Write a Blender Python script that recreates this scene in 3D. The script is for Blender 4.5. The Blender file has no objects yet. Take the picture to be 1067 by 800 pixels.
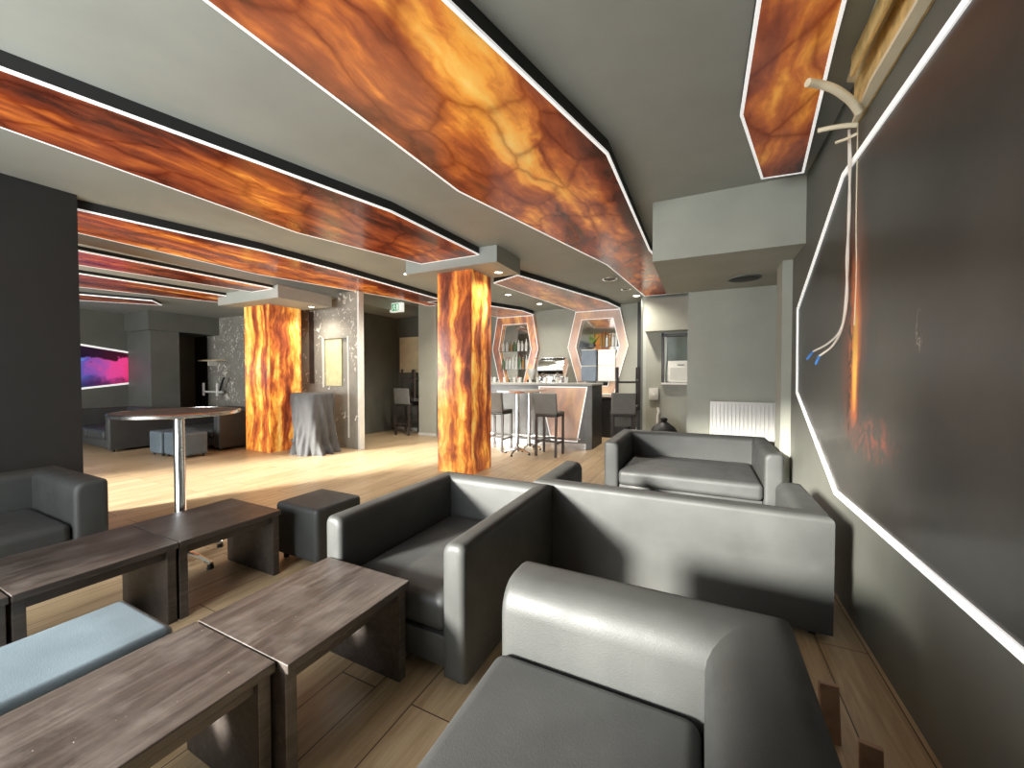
import bpy, bmesh, math, random
from math import sin, cos, pi, radians, sqrt, atan2
from mathutils import Vector, Matrix
random.seed(7)
scn = bpy.context.scene
COL = scn.collection

# ------------------------------------------------------------------ materials
def new_mat(name):
    m = bpy.data.materials.new(name); m.use_nodes = True
    nt = m.node_tree; b = nt.nodes['Principled BSDF']
    return m, nt, b

def N(nt, t, **kw):
    n = nt.nodes.new(t)
    for k, v in kw.items():
        if k in n.inputs.keys(): n.inputs[k].default_value = v
        else: setattr(n, k, v)
    return n

def L(nt, a, b): nt.links.new(a, b)

def ramp(nt, fac, stops, interp='LINEAR'):
    r = nt.nodes.new('ShaderNodeValToRGB'); r.color_ramp.interpolation = interp
    e = r.color_ramp.elements
    while len(e) < len(stops): e.new(0.5)
    for el, (p, c) in zip(e, stops):
        el.position = p
        el.color = (c[0], c[1], c[2], 1) if not isinstance(c, (int, float)) else (c, c, c, 1)
    L(nt, fac, r.inputs[0]); return r.outputs[0]

def coords(nt, scale=(1, 1, 1), rand=False, kind='Object'):
    tc = nt.nodes.new('ShaderNodeTexCoord'); mp = nt.nodes.new('ShaderNodeMapping')
    mp.inputs['Scale'].default_value = scale
    if rand:
        oi = nt.nodes.new('ShaderNodeObjectInfo')
        mu = N(nt, 'ShaderNodeVectorMath', operation='SCALE'); mu.inputs[3].default_value = 37.0
        cb = nt.nodes.new('ShaderNodeCombineXYZ')
        for i in range(3): L(nt, oi.outputs['Random'], cb.inputs[i])
        L(nt, cb.outputs[0], mu.inputs[0])
        ad = N(nt, 'ShaderNodeVectorMath', operation='ADD')
        L(nt, tc.outputs[kind], mp.inputs[0]); L(nt, mp.outputs[0], ad.inputs[0]); L(nt, mu.outputs[0], ad.inputs[1])
        return ad.outputs[0]
    L(nt, tc.outputs[kind], mp.inputs[0]); return mp.outputs[0]

def noise(nt, vec, scale, detail=4, rough=.55, dist=0.0):
    n = N(nt, 'ShaderNodeTexNoise'); n.inputs['Scale'].default_value = scale
    n.inputs['Detail'].default_value = detail; n.inputs['Roughness'].default_value = rough
    n.inputs['Distortion'].default_value = dist
    L(nt, vec, n.inputs['Vector']); return n.outputs['Fac']

def mixc(nt, fac, a, b, mode='MIX'):
    m = nt.nodes.new('ShaderNodeMix'); m.data_type = 'RGBA'; m.blend_type = mode
    if isinstance(fac, (int, float)): m.inputs[0].default_value = fac
    else: L(nt, fac, m.inputs[0])
    for i, c in ((6, a), (7, b)):
        if isinstance(c, tuple): m.inputs[i].default_value = (c[0], c[1], c[2], 1)
        else: L(nt, c, m.inputs[i])
    return m.outputs[2]

def math_(nt, op, a, b=None, c=None, clamp=False):
    m = nt.nodes.new('ShaderNodeMath'); m.operation = op; m.use_clamp = clamp
    for i, v in enumerate((a, b, c)):
        if v is None: continue
        if isinstance(v, (int, float)): m.inputs[i].default_value = v
        else: L(nt, v, m.inputs[i])
    return m.outputs[0]

def bump(nt, b, h, strength=.2, dist=.01):
    n = nt.nodes.new('ShaderNodeBump'); n.inputs['Strength'].default_value = strength
    n.inputs['Distance'].default_value = dist
    L(nt, h, n.inputs['Height']); L(nt, n.outputs[0], b.inputs['Normal'])

def plain(name, col, rough=.5, metal=0, var=.12, scale=6, bmp=0, spec=.5, emit=0, coat=0):
    m, nt, b = new_mat(name)
    v = coords(nt)
    f = noise(nt, v, scale, 5)
    lo = tuple(max(0, c * (1 - var)) for c in col); hi = tuple(min(1, c * (1 + var)) for c in col)
    c = ramp(nt, f, [(.3, lo), (.7, hi)])
    L(nt, c, b.inputs['Base Color'])
    b.inputs['Roughness'].default_value = rough; b.inputs['Metallic'].default_value = metal
    b.inputs['Specular IOR Level'].default_value = spec
    b.inputs['Coat Weight'].default_value = coat
    if emit:
        L(nt, c, b.inputs['Emission Color']); b.inputs['Emission Strength'].default_value = emit
    if bmp: bump(nt, b, noise(nt, v, 90, 3), bmp, .004)
    return m

def onyx(name, axis='y', emit=1.0, pale=0.0, freq=1.0, rough=.2):
    """backlit onyx slab: long streaks along `axis`, lumps of yellow light, rust ground, dark bands and fine cracks"""
    m, nt, b = new_mat(name)
    def vec(across, along):
        return tuple({'y': (across, along, across), 'z': (across, across, along), 'x': (along, across, across)}[axis])
    f = freq
    base = coords(nt, (1, 1, 1), rand=True)
    warp = N(nt, 'ShaderNodeTexNoise'); warp.inputs['Scale'].default_value = 1.6; warp.inputs['Detail'].default_value = 4
    L(nt, base, warp.inputs['Vector'])
    wv = N(nt, 'ShaderNodeVectorMath', operation='MULTIPLY_ADD'); L(nt, warp.outputs['Color'], wv.inputs[0])
    wv.inputs[1].default_value = vec(.28, .5); L(nt, base, wv.inputs[2])
    def nz(across, along, detail=5, rough=.55):
        mp = nt.nodes.new('ShaderNodeMapping'); mp.inputs['Scale'].default_value = vec(across*f, along*f); L(nt, wv.outputs[0], mp.inputs[0])
        return noise(nt, mp.outputs[0], 1.0, detail, rough), mp.outputs[0]
    if axis == 'z':
        band, _ = nz(5.2, .42, 3); lump, lv = nz(6.5, 2.3, 5, .6); k1, k2, off = 1.7, .75, -.66
        ca, cl = 7.5, 1.7
    else:
        band, _ = nz(2.3, .22, 4); lump, lv = nz(3.4, 1.25, 6, .6); k1, k2, off = 1.75, .85, -.88
        ca, cl = 3.0, 1.5
    t = math_(nt, 'MULTIPLY_ADD', band, k1, off); t = math_(nt, 'MULTIPLY_ADD', lump, k2, t)
    fine, _ = nz(16, 3.0, 5, .65); t = math_(nt, 'MULTIPLY_ADD', fine, .26, math_(nt, 'SUBTRACT', t, .13))
    c = ramp(nt, t, [(.10, (.045, .014, .010)), (.26, (.15, .034, .016)), (.44, (.33, .075, .026)), (.58, (.60, .17, .035)),
                     (.70, (.92, .40, .065)), (.84, (1.0, .60, .14)), (1.0, (1, .76, .32))])
    mp = nt.nodes.new('ShaderNodeMapping'); mp.inputs['Scale'].default_value = vec(ca*f, cl*f); L(nt, wv.outputs[0], mp.inputs[0])
    ve = N(nt, 'ShaderNodeTexVoronoi', feature='DISTANCE_TO_EDGE'); ve.inputs['Scale'].default_value = 1.0; L(nt, mp.outputs[0], ve.inputs['Vector'])
    crack = ramp(nt, ve.outputs['Distance'], [(0.0, .8), (.05, .3), (.14, 0.0)] if axis != 'z' else [(0.0, .5), (.05, .2), (.16, 0.0)])
    c = mixc(nt, crack, c, mixc(nt, 1.0, c, (.42, .22, .16), 'MULTIPLY'))
    if pale: c = mixc(nt, pale, c, (.62, .50, .42))
    L(nt, c, b.inputs['Base Color']); L(nt, c, b.inputs['Emission Color'])
    b.inputs['Emission Strength'].default_value = emit
    b.inputs['Roughness'].default_value = rough
    return m

def floor_mat():
    m, nt, b = new_mat('oak_laminate')
    # planks run along y: swap axes so that brick rows run along y
    tc = nt.nodes.new('ShaderNodeTexCoord'); mp = nt.nodes.new('ShaderNodeMapping')
    mp.inputs['Rotation'].default_value = (0, 0, radians(90)); mp.inputs['Location'].default_value = (0.03, .06, 0)
    L(nt, tc.outputs['Object'], mp.inputs[0])
    br = nt.nodes.new('ShaderNodeTexBrick')
    br.inputs['Color1'].default_value = (.30, .30, .30, 1); br.inputs['Color2'].default_value = (.75, .75, .75, 1)
    br.inputs['Mortar'].default_value = (0, 0, 0, 1)
    br.inputs['Scale'].default_value = 1; br.inputs['Brick Width'].default_value = 1.2; br.inputs['Row Height'].default_value = .2
    br.inputs['Mortar Size'].default_value = .0028; br.inputs['Mortar Smooth'].default_value = .1; br.offset = .37
    L(nt, mp.outputs[0], br.inputs['Vector'])
    mp2 = nt.nodes.new('ShaderNodeMapping'); mp2.inputs['Scale'].default_value = (14, .8, 1)
    L(nt, tc.outputs['Object'], mp2.inputs[0])
    ad = N(nt, 'ShaderNodeVectorMath', operation='ADD'); L(nt, mp2.outputs[0], ad.inputs[0]); L(nt, br.outputs['Color'], ad.inputs[1])
    g = noise(nt, ad.outputs[0], 2.2, 7, .62, .8)
    mixv = math_(nt, 'MULTIPLY_ADD', br.outputs['Color'], .25, math_(nt, 'MULTIPLY', g, .85))
    c = ramp(nt, mixv, [(.25, (.21, .142, .080)), (.5, (.39, .285, .165)), (.75, (.53, .41, .26))])
    c = mixc(nt, br.outputs['Fac'], c, (.055, .03, .016))
    L(nt, c, b.inputs['Base Color'])
    b.inputs['Roughness'].default_value = .34
    bump(nt, b, math_(nt, 'SUBTRACT', g, br.outputs['Fac']), .12, .004)
    return m

def table_mat():
    m, nt, b = new_mat('wenge_veneer')
    v = coords(nt, (16, 1.3, 16), rand=True)
    g = noise(nt, v, 2.5, 8, .65, .6)
    c = ramp(nt, g, [(.28, (.018, .014, .012)), (.5, (.042, .033, .028)), (.75, (.090, .074, .064))])
    v2 = coords(nt, (1, 1, 1))
    s = noise(nt, v2, 5, 5, .6)
    c = mixc(nt, ramp(nt, s, [(.5, 0.0), (.72, .35)]), c, (.17, .145, .13))
    sp = noise(nt, v2, 70, 2)
    c = mixc(nt, ramp(nt, sp, [(.76, 0.0), (.80, .6)]), c, (.5, .46, .42))
    L(nt, c, b.inputs['Base Color'])
    L(nt, ramp(nt, s, [(.3, .30), (.7, .5)]), b.inputs['Roughness'])
    bump(nt, b, g, .10, .003)
    return m

def leather(name, col, rough=.36):
    m, nt, b = new_mat(name)
    v = coords(nt)
    f = noise(nt, v, 4, 4)
    c = ramp(nt, f, [(.3, tuple(x * .82 for x in col)), (.7, tuple(x * 1.15 for x in col))])
    L(nt, c, b.inputs['Base Color'])
    L(nt, ramp(nt, noise(nt, v, 9, 4), [(.3, rough - .05), (.7, rough + .08)]), b.inputs['Roughness'])
    vo = N(nt, 'ShaderNodeTexVoronoi'); vo.inputs['Scale'].default_value = 260; L(nt, v, vo.inputs['Vector'])
    h = math_(nt, 'MULTIPLY_ADD', noise(nt, v, 3.5, 3), 5.0, vo.outputs['Distance'])
    bump(nt, b, h, .12, .003)
    b.inputs['Specular IOR Level'].default_value = .42
    return m

def peeled(name):
    m, nt, b = new_mat(name)
    v = coords(nt)
    base = ramp(nt, noise(nt, v, 3, 5), [(.3, (.21, .20, .17)), (.7, (.30, .285, .235))])
    vs = coords(nt, (6.5, 6.5, 4.6))
    k = noise(nt, vs, 1.5, 3, .6, 1.6)
    k2 = noise(nt, v, 1.1, 3)
    mask = ramp(nt, math_(nt, 'MULTIPLY_ADD', k2, .45, k), [(.83, 0.0), (.85, 1.0)])
    white = ramp(nt, noise(nt, v, 20, 3), [(.3, (.62, .58, .47)), (.7, (.86, .84, .78))])
    L(nt, mixc(nt, mask, base, white), b.inputs['Base Color'])
    b.inputs['Roughness'].default_value = .75
    bump(nt, b, mask, .5, .01)
    return m

def wall_print():
    """glossy dark printed panel of the right wall, torn beside the cables so the lit orange print shows"""
    m, nt, b = new_mat('dark_glossy_print')
    tc = nt.nodes.new('ShaderNodeTexCoord'); sx = nt.nodes.new('ShaderNodeSeparateXYZ')
    L(nt, tc.outputs['Object'], sx.inputs[0])
    y, z = sx.outputs[1], sx.outputs[2]
    v = coords(nt)
    n1 = noise(nt, v, 3.2, 5, .6)
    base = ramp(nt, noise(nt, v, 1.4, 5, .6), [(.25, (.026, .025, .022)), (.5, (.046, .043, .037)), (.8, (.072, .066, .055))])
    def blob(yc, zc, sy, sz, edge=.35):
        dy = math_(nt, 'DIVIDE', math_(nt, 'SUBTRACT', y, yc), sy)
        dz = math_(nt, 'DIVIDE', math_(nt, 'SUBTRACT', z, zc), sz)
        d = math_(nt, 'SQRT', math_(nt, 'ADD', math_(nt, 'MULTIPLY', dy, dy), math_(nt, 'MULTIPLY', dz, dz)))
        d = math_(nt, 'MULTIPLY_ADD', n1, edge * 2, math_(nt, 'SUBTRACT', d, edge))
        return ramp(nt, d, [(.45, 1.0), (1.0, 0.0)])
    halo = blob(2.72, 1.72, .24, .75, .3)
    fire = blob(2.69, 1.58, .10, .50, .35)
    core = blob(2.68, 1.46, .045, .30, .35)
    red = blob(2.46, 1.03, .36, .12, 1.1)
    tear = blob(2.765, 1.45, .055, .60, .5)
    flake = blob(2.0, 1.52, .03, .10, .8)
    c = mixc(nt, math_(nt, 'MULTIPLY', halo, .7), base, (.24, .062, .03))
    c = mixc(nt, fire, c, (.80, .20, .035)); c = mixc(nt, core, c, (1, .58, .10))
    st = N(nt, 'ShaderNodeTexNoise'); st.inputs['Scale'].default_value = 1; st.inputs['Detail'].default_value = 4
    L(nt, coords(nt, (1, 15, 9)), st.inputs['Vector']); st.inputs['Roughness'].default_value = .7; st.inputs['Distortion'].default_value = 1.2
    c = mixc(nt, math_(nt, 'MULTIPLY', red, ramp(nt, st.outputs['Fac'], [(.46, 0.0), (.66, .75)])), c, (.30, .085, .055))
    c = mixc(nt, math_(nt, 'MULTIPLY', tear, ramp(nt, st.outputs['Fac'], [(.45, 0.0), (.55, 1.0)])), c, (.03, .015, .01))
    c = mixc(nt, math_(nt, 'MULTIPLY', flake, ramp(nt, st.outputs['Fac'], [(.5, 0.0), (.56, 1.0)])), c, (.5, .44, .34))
    L(nt, c, b.inputs['Base Color'])
    b.inputs['Roughness'].default_value = .30
    b.inputs['Specular IOR Level'].default_value = .5
    bump(nt, b, math_(nt, 'ADD', noise(nt, v, 6, 3), math_(nt, 'MULTIPLY', red, st.outputs['Fac'])), .10, .006)
    return m

def smoke_mat():
    m, nt, b = new_mat('colour_smoke_picture')
    tc = nt.nodes.new('ShaderNodeTexCoord'); sx = nt.nodes.new('ShaderNodeSeparateXYZ')
    L(nt, tc.outputs['Generated'], sx.inputs[0])
    n = noise(nt, coords(nt, (2, 2, 2)), 1.8, 6, .6, .5)
    so = nt.nodes.new('ShaderNodeSeparateXYZ'); L(nt, tc.outputs['Object'], so.inputs[0])
    t = math_(nt, 'MULTIPLY_ADD', n, .5, math_(nt, 'MULTIPLY_ADD', so.outputs[1], .62, -2.12))
    c = ramp(nt, t, [(.1, (.12, .45, 1)), (.3, (.10, .09, .45)), (.5, (.5, .08, .40)), (.7, (.95, .06, .30)), (.92, (.75, .02, .04))])
    up = math_(nt, 'MULTIPLY_ADD', n, .6, sx.outputs[2])
    k = ramp(nt, up, [(.42, .25), (.6, 1.0), (.95, 1.0), (1.12, .06)])
    c = mixc(nt, 1.0, c, k, 'MULTIPLY')
    L(nt, c, b.inputs['Base Color']); L(nt, c, b.inputs['Emission Color']); b.inputs['Emission Strength'].default_value = .35
    b.inputs['Roughness'].default_value = .3
    return m

M = {}
M['wall'] = plain('charcoal_wall_paint', (.115, .118, .100), .55, var=.10, scale=2.5, bmp=.08)
M['wall_lit'] = plain('wall_paint_lit_copy', (.37, .375, .315), .55, var=.08, scale=2.5, bmp=.08)  # same wall paint lightened: brighter daylight on these faces is put into the colour
M['walldark'] = plain('black_wall_paint', (.015, .015, .014), .5, var=.15, scale=2.5, bmp=.08)
M['ceil'] = plain('grey_ceiling_paint', (.325, .34, .305), .6, var=.06, scale=2, bmp=.05)
M['pale'] = plain('pale_plaster', (.42, .45, .40), .7, var=.06)
M['white'] = plain('white_enamel', (.80, .79, .73), .35, var=.03)
M['cream'] = plain('cream_plastic', (.78, .70, .50), .45, var=.06)
M['lath'] = plain('raw_yellow_timber', (.72, .50, .20), .6, var=.3, scale=14)
M['floor'] = floor_mat()
M['table'] = table_mat()
M['leather'] = leather('black_leatherette', (.036, .038, .036), .54)
M['leather_blue'] = leather('blue_grey_leatherette', (.10, .132, .152), .45)
M['leather_seat'] = leather('charcoal_leatherette', (.038, .040, .039), .54)
M['black'] = plain('matt_black', (.012, .012, .012), .5)
M['steel'] = plain('brushed_steel', (.72, .72, .70), .22, 1, var=.05)
M['chrome'] = plain('chrome', (.85, .85, .84), .10, 1, var=.03)
M['darkwood'] = plain('dark_stained_wood', (.045, .036, .030), .4, var=.3)
M['greyup'] = plain('grey_upholstery', (.15, .155, .145), .5, var=.1)
M['stoolup'] = plain('black_upholstery', (.03, .03, .03), .45)
M['cloth'] = plain('black_drape_cloth', (.060, .060, .060), .72, var=.2, bmp=.1)
M['onyx_c'] = onyx('onyx_ceiling_print', 'y', .22)
M['onyx_k'] = onyx('onyx_column_print', 'z', .34)
M['onyx_bar'] = onyx('onyx_bar_print', 'y', .15, pale=.35)
M['onyx_pale'] = onyx('onyx_pale_print', 'z', .12, pale=.72, freq=.8)
M['onyx_warm'] = onyx('onyx_warm_print', 'z', .2, pale=.25, freq=.8)
M['led'] = plain('white_light_strip', (.9, .9, .88), .4, var=.0, emit=.45)
M['peel'] = peeled('peeling_plaster')
M['print'] = wall_print()
M['smoke'] = smoke_mat()
M['trim'] = plain('off_white_trim', (.62, .62, .57), .5, var=.05)
M['brownwood'] = plain('light_brown_board', (.30, .19, .12), .55, var=.3, scale=14)
M['paleboard'] = plain('pale_birch_board', (.72, .58, .36), .5, var=.1)
M['green'] = plain('leaf_green', (.18, .30, .06), .5, var=.3)
M['red'] = plain('red_plastic', (.65, .03, .03), .4)
M['blue'] = plain('blue_wire_sleeve', (.06, .22, .60), .4)
M['wire'] = plain('white_wire_sleeve', (.82, .76, .66), .45, var=.08)
M['exitgreen'] = plain('exit_sign_green', (.02, .30, .12), .4, emit=.6)
M['exitwhite'] = plain('exit_sign_white', (.85, .88, .82), .4, emit=.5)
M['bluebox'] = plain('blue_grey_panel', (.16, .20, .25), .35)
M['lamp'] = plain('lamp_diffuser', (1, .97, .88), .4, var=0, emit=6)
M['plaster_brick'] = plain('exposed_plaster', (.62, .50, .37), .8, var=.35, scale=5)

def glass_mat(name, col, rough=.05):
    m, nt, b = new_mat(name)
    c = ramp(nt, noise(nt, coords(nt), 3, 2), [(.3, col), (.7, tuple(x * .9 for x in col))])
    L(nt, c, b.inputs['Base Color']); b.inputs['Roughness'].default_value = rough
    b.inputs['Transmission Weight'].default_value = .85
    return m
M['glass'] = glass_mat('clear_glass', (.92, .95, .94))
M['bottle_a'] = plain('clear_bottle', (.62, .63, .60), .12, var=.1)
M['bottle_b'] = plain('amber_bottle', (.30, .17, .06), .12, var=.1)
M['bottle_c'] = plain('green_bottle', (.10, .18, .09), .12, var=.1)
M['mirror'] = plain('back_mirror', (.80, .82, .80), .06, 1, var=.02)

# ------------------------------------------------------------------ mesh builder
class MB:
    def __init__(s): s.bm = bmesh.new()
    def _merge(s, t, mat=None):
        if mat is not None: bmesh.ops.transform(t, matrix=mat, verts=t.verts)
        me = bpy.data.meshes.new('tmp'); t.to_mesh(me); s.bm.from_mesh(me); bpy.data.meshes.remove(me); t.free()
    def box(s, x0, x1, y0, y1, z0, z1, bev=0, seg=2, mat=None):
        t = bmesh.new()
        bmesh.ops.create_cube(t, size=1, matrix=Matrix.Translation(((x0+x1)/2, (y0+y1)/2, (z0+z1)/2)) @ Matrix.Diagonal((abs(x1-x0), abs(y1-y0), abs(z1-z0), 1)))
        if bev: bmesh.ops.bevel(t, geom=t.edges[:], offset=bev, segments=seg, profile=.5, affect='EDGES', clamp_overlap=True)
        s._merge(t, mat); return s
    def prism(s, poly, z0, z1, bev=0, mat=None):
        """poly in xy (any winding), extruded in z"""
        t = bmesh.new()
        lo = [t.verts.new((x, y, z0)) for x, y in poly]; hi = [t.verts.new((x, y, z1)) for x, y in poly]
        t.faces.new(lo[::-1]); t.faces.new(hi)
        n = len(poly)
        for i in range(n): t.faces.new((lo[i], lo[(i+1) % n], hi[(i+1) % n], hi[i]))
        bmesh.ops.recalc_face_normals(t, faces=t.faces[:])
        if bev: bmesh.ops.bevel(t, geom=t.edges[:], offset=bev, segments=2, profile=.5, affect='EDGES', clamp_overlap=True)
        s._merge(t, mat); return s
    def bar(s, a, b, w, h, up=(0, 0, 1)):
        """rectangular bar from a to b, w across, h along `up`"""
        a, b = Vector(a), Vector(b); d = (b - a); l = d.length; d.normalize()
        u = Vector(up); u = (u - d * u.dot(d)).normalized(); r = d.cross(u)
        mat = Matrix((( r.x, d.x, u.x, (a.x+b.x)/2), (r.y, d.y, u.y, (a.y+b.y)/2), (r.z, d.z, u.z, (a.z+b.z)/2), (0, 0, 0, 1)))
        return s.box(-w/2, w/2, -l/2, l/2, -h/2, h/2, mat=mat)
    def cyl(s, a, b, r, r2=None, seg=20):
        a, b = Vector(a), Vector(b); d = b - a
        t = bmesh.new()
        bmesh.ops.create_cone(t, cap_ends=True, segments=seg, radius1=r, radius2=r if r2 is None else r2, depth=d.length)
        q = Vector((0, 0, 1)).rotation_difference(d.normalized()).to_matrix().to_4x4()
        s._merge(t, Matrix.Translation((a + b) / 2) @ q); return s
    def lathe(s, prof, c=(0, 0, 0), seg=32):
        t = bmesh.new(); rings = []
        for r, z in prof:
            if r < 1e-5: rings.append([t.verts.new((c[0], c[1], c[2] + z))])
            else: rings.append([t.verts.new((c[0] + r*cos(2*pi*i/seg), c[1] + r*sin(2*pi*i/seg), c[2] + z)) for i in range(seg)])
        for A, B in zip(rings, rings[1:]):
            for i in range(seg):
                j = (i+1) % seg
                if len(A) == 1 and len(B) == 1: continue
                if len(A) == 1: t.faces.new((A[0], B[i], B[j]))
                elif len(B) == 1: t.faces.new((A[i], A[j], B[0]))
                else: t.faces.new((A[i], A[j], B[j], B[i]))
        bmesh.ops.recalc_face_normals(t, faces=t.faces[:])
        s._merge(t); return s
    def tube(s, pts, r, seg=10, sub=8):
        P = [Vector(p) for p in pts]
        if len(P) > 2:
            Q = []
            for i in range(len(P) - 1):
                p0, p1, p2, p3 = P[max(i-1, 0)], P[i], P[i+1], P[min(i+2, len(P)-1)]
                for k in range(sub):
                    u = k / sub
                    Q.append(.5 * ((2*p1) + (p2-p0)*u + (2*p0-5*p1+4*p2-p3)*u*u + (3*p1-p0-3*p2+p3)*u**3))
            Q.append(P[-1]); P = Q
        t = bmesh.new(); rings = []; up = Vector((.31, .17, .93))
        for i, p in enumerate(P):
            d = (P[min(i+1, len(P)-1)] - P[max(i-1, 0)]).normalized()
            n = (up - d * up.dot(d))
            if n.length < .05: n = Vector((1, 0, 0)) - d * d.x
            n.normalize(); up = n; c = d.cross(n)
            rr = r[min(i, len(r)-1)] if isinstance(r, (list, tuple)) else r
            rings.append([t.verts.new(p + rr * (cos(2*pi*k/seg) * n + sin(2*pi*k/seg) * c)) for k in range(seg)])
        for A, B in zip(rings, rings[1:]):
            for k in range(seg): t.faces.new((A[k], A[(k+1) % seg], B[(k+1) % seg], B[k]))
        t.faces.new(rings[0][::-1]); t.faces.new(rings[-1])
        bmesh.ops.recalc_face_normals(t, faces=t.faces[:])
        s._merge(t); return s
    def cushion(s, x0, x1, y0, y1, z0, z1, r, crown=0, k=7, mat=None):
        """rounded upholstered block with a slightly crowned top"""
        h = Vector(((x1-x0)/2, (y1-y0)/2, (z1-z0)/2)); c = Vector(((x0+x1)/2, (y0+y1)/2, (z0+z1)/2))
        r = min(r, min(h) * .98)
        def ax(H):
            e = [0, .12, .3, .55, .8, 1.0]
            a = [-H + r * q for q in e]; mid = [-(H-r) + 2*(H-r)*(i+1)/(k+1) for i in range(k)]
            return a + mid + [-q for q in a[::-1]]
        A = [ax(h.x), ax(h.y), ax(h.z)]
        t = bmesh.new(); cache = {}
        def V(p):
            q = Vector((max(-(h.x-r), min(h.x-r, p.x)), max(-(h.y-r), min(h.y-r, p.y)), max(-(h.z-r), min(h.z-r, p.z))))
            d = p - q
            if d.length > 1e-9: p = q + d.normalized() * r
            p = p.copy()
            if crown and p.z > 0:
                p.z += crown * max(0, 1 - (p.x/h.x)**2) * max(0, 1 - (p.y/h.y)**2) * p.z / h.z
            key = (round(p.x, 6), round(p.y, 6), round(p.z, 6))
            if key not in cache: cache[key] = t.verts.new(p + c)
            return cache[key]
        for a in range(3):
            i, j = (a+1) % 3, (a+2) % 3
            for sgn in (-1, 1):
                g = []
                for p in A[i]:
                    row = []
                    for q in A[j]:
                        w = [0, 0, 0]; w[a] = sgn * h[a]; w[i] = p; w[j] = q; row.append(V(Vector(w)))
                    g.append(row)
                for m in range(len(g)-1):
                    for n in range(len(g[0])-1):
                        f = [g[m][n], g[m+1][n], g[m+1][n+1], g[m][n+1]]
                        f = list(dict.fromkeys(f))
                        if len(f) >= 3:
                            try: t.faces.new(f)
                            except ValueError: pass
        bmesh.ops.recalc_face_normals(t, faces=t.faces[:])
        s._merge(t, mat); return s
    def build(s, name, mat, parent=None, smooth=35, loc=None):
        """vertices are in the parent's frame (or in the frame at `loc` for a thing of its own)"""
        bm = s.bm
        if smooth:
            lim = radians(smooth)
            for f in bm.faces: f.smooth = True
            for e in bm.edges:
                e.smooth = not (len(e.link_faces) == 2 and e.calc_face_angle(0) > lim)
        me = bpy.data.meshes.new(name); bm.to_mesh(me); bm.free()
        for mm in (mat if isinstance(mat, (list, tuple)) else [mat]): me.materials.append(mm)
        o = bpy.data.objects.new(name, me); COL.objects.link(o)
        if parent is not None: o.parent = parent
        if loc is not None: o.location = loc
        return o

def thing(name, label, cat, loc=(0, 0, 0), rz=0, group=None):
    o = bpy.data.objects.new(name, None); COL.objects.link(o); o.empty_display_size = .1
    o.location = loc; o.rotation_euler = (0, 0, rz); tag(o, label, cat, group); return o
def tag(o, label, cat, group=None):
    o['label'] = label; o['category'] = cat
    if group: o['group'] = group
    return o
def struct(o): o['kind'] = 'structure'; return o
def dup(root, loc=None, rot=None, label=None, group=None):
    r = root.copy(); COL.objects.link(r)
    if loc is not None: r.location = loc
    if rot is not None: r.rotation_euler = rot
    if label: r['label'] = label
    if group: r['group'] = group
    for ch in list(root.children):
        c = ch.copy(); COL.objects.link(c); c.parent = r
        for g in list(ch.children):
            d = g.copy(); COL.objects.link(d); d.parent = c
    return r

def bx(name, x0, x1, y0, y1, z0, z1, mat, bev=0):
    return struct(MB().box(x0, x1, y0, y1, z0, z1, bev).build(name, M[mat], smooth=0))

# ------------------------------------------------------------------ room shell
XR = .76          # right wall
ZC = 3.0          # ceiling
YF = -1.6         # street side wall (behind the camera)
bx('floor', -12.3, 1.1, YF - .2, 10.2, -.1, 0, 'floor')
bx('ceiling', -6.15, 1.1, YF - .2, 10.2, ZC, ZC + .15, 'ceil')
bx('ceiling_lower', -12.3, -6.15, YF - .2, 10.2, 2.8, ZC + .15, 'ceil')
bx('wall_right', XR, XR + .25, YF, 4.75, 0, ZC, 'wall')
bx('wall_right_recess', .98, 1.1, 4.75, 5.8, 0, ZC, 'wall')
bx('wall_right_pier', .68, XR, 4.45, 4.75, 0, 2.44, 'wall_lit')
bx('wall_radiator_side', -.17, 1.1, 5.6, 5.75, 0, ZC, 'wall_lit')
bx('wall_radiator_return', -.17, -.05, 5.75, 8.3, 0, ZC, 'wall')
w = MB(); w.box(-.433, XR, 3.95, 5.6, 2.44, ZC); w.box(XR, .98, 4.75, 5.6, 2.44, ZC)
struct(w.build('ceiling_soffit', M['wall_lit'], smooth=0))
# wall with the serving hatch
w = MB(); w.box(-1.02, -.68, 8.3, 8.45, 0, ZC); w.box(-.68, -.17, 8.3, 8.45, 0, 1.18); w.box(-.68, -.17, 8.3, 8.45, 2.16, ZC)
struct(w.build('wall_hatch_side', M['wall_lit'], smooth=0))
bx('wall_hatch_lintel', -1.02, -.17, 8.0, 8.3, 2.22, 2.84, 'wall_lit')
bx('trim_1', -.72, -.17, 8.22, 8.5, 1.18, 1.215, 'white')
w = MB(); w.box(-.72, -.68, 8.24, 8.46, 1.2, 2.2); w.box(-.72, -.17, 8.24, 8.46, 2.13, 2.18)
struct(w.build('trim_2', M['darkwood'], smooth=0))
bx('trim_3', -.675, -.645, 8.27, 8.46, 1.215, 2.13, 'trim')
w = MB(); w.box(-1.02, .1, 9.5, 9.6, 0, ZC); w.box(-1.08, -1.02, 8.3, 9.6, 0, ZC); w.box(.0, .1, 8.45, 9.5, 0, ZC)
struct(w.build('wall_kitchen', M['pale'], smooth=0))
bx('wall_bar', -5.4, -1.02, 9.2, 9.35, 0, ZC, 'wall_lit')
bx('wall_bar_return', -1.14, -1.0, 8.45, 9.2, 0, ZC, 'wall')
bx('trim_4', -1.30, -1.16, 9.08, 9.2, 0, ZC, 'walldark')
# pier left of the bar + corridor
bx('wall_pier', -5.81, -5.32, 7.05, 9.2, 0, ZC, 'wall_lit')
bx('wall_corridor_end', -7.1, -5.81, 7.6, 7.75, 0, ZC, 'wall')
bx('wall_corridor_left', -7.1, -6.95, 5.22, 7.6, 0, ZC, 'wall')
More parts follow.
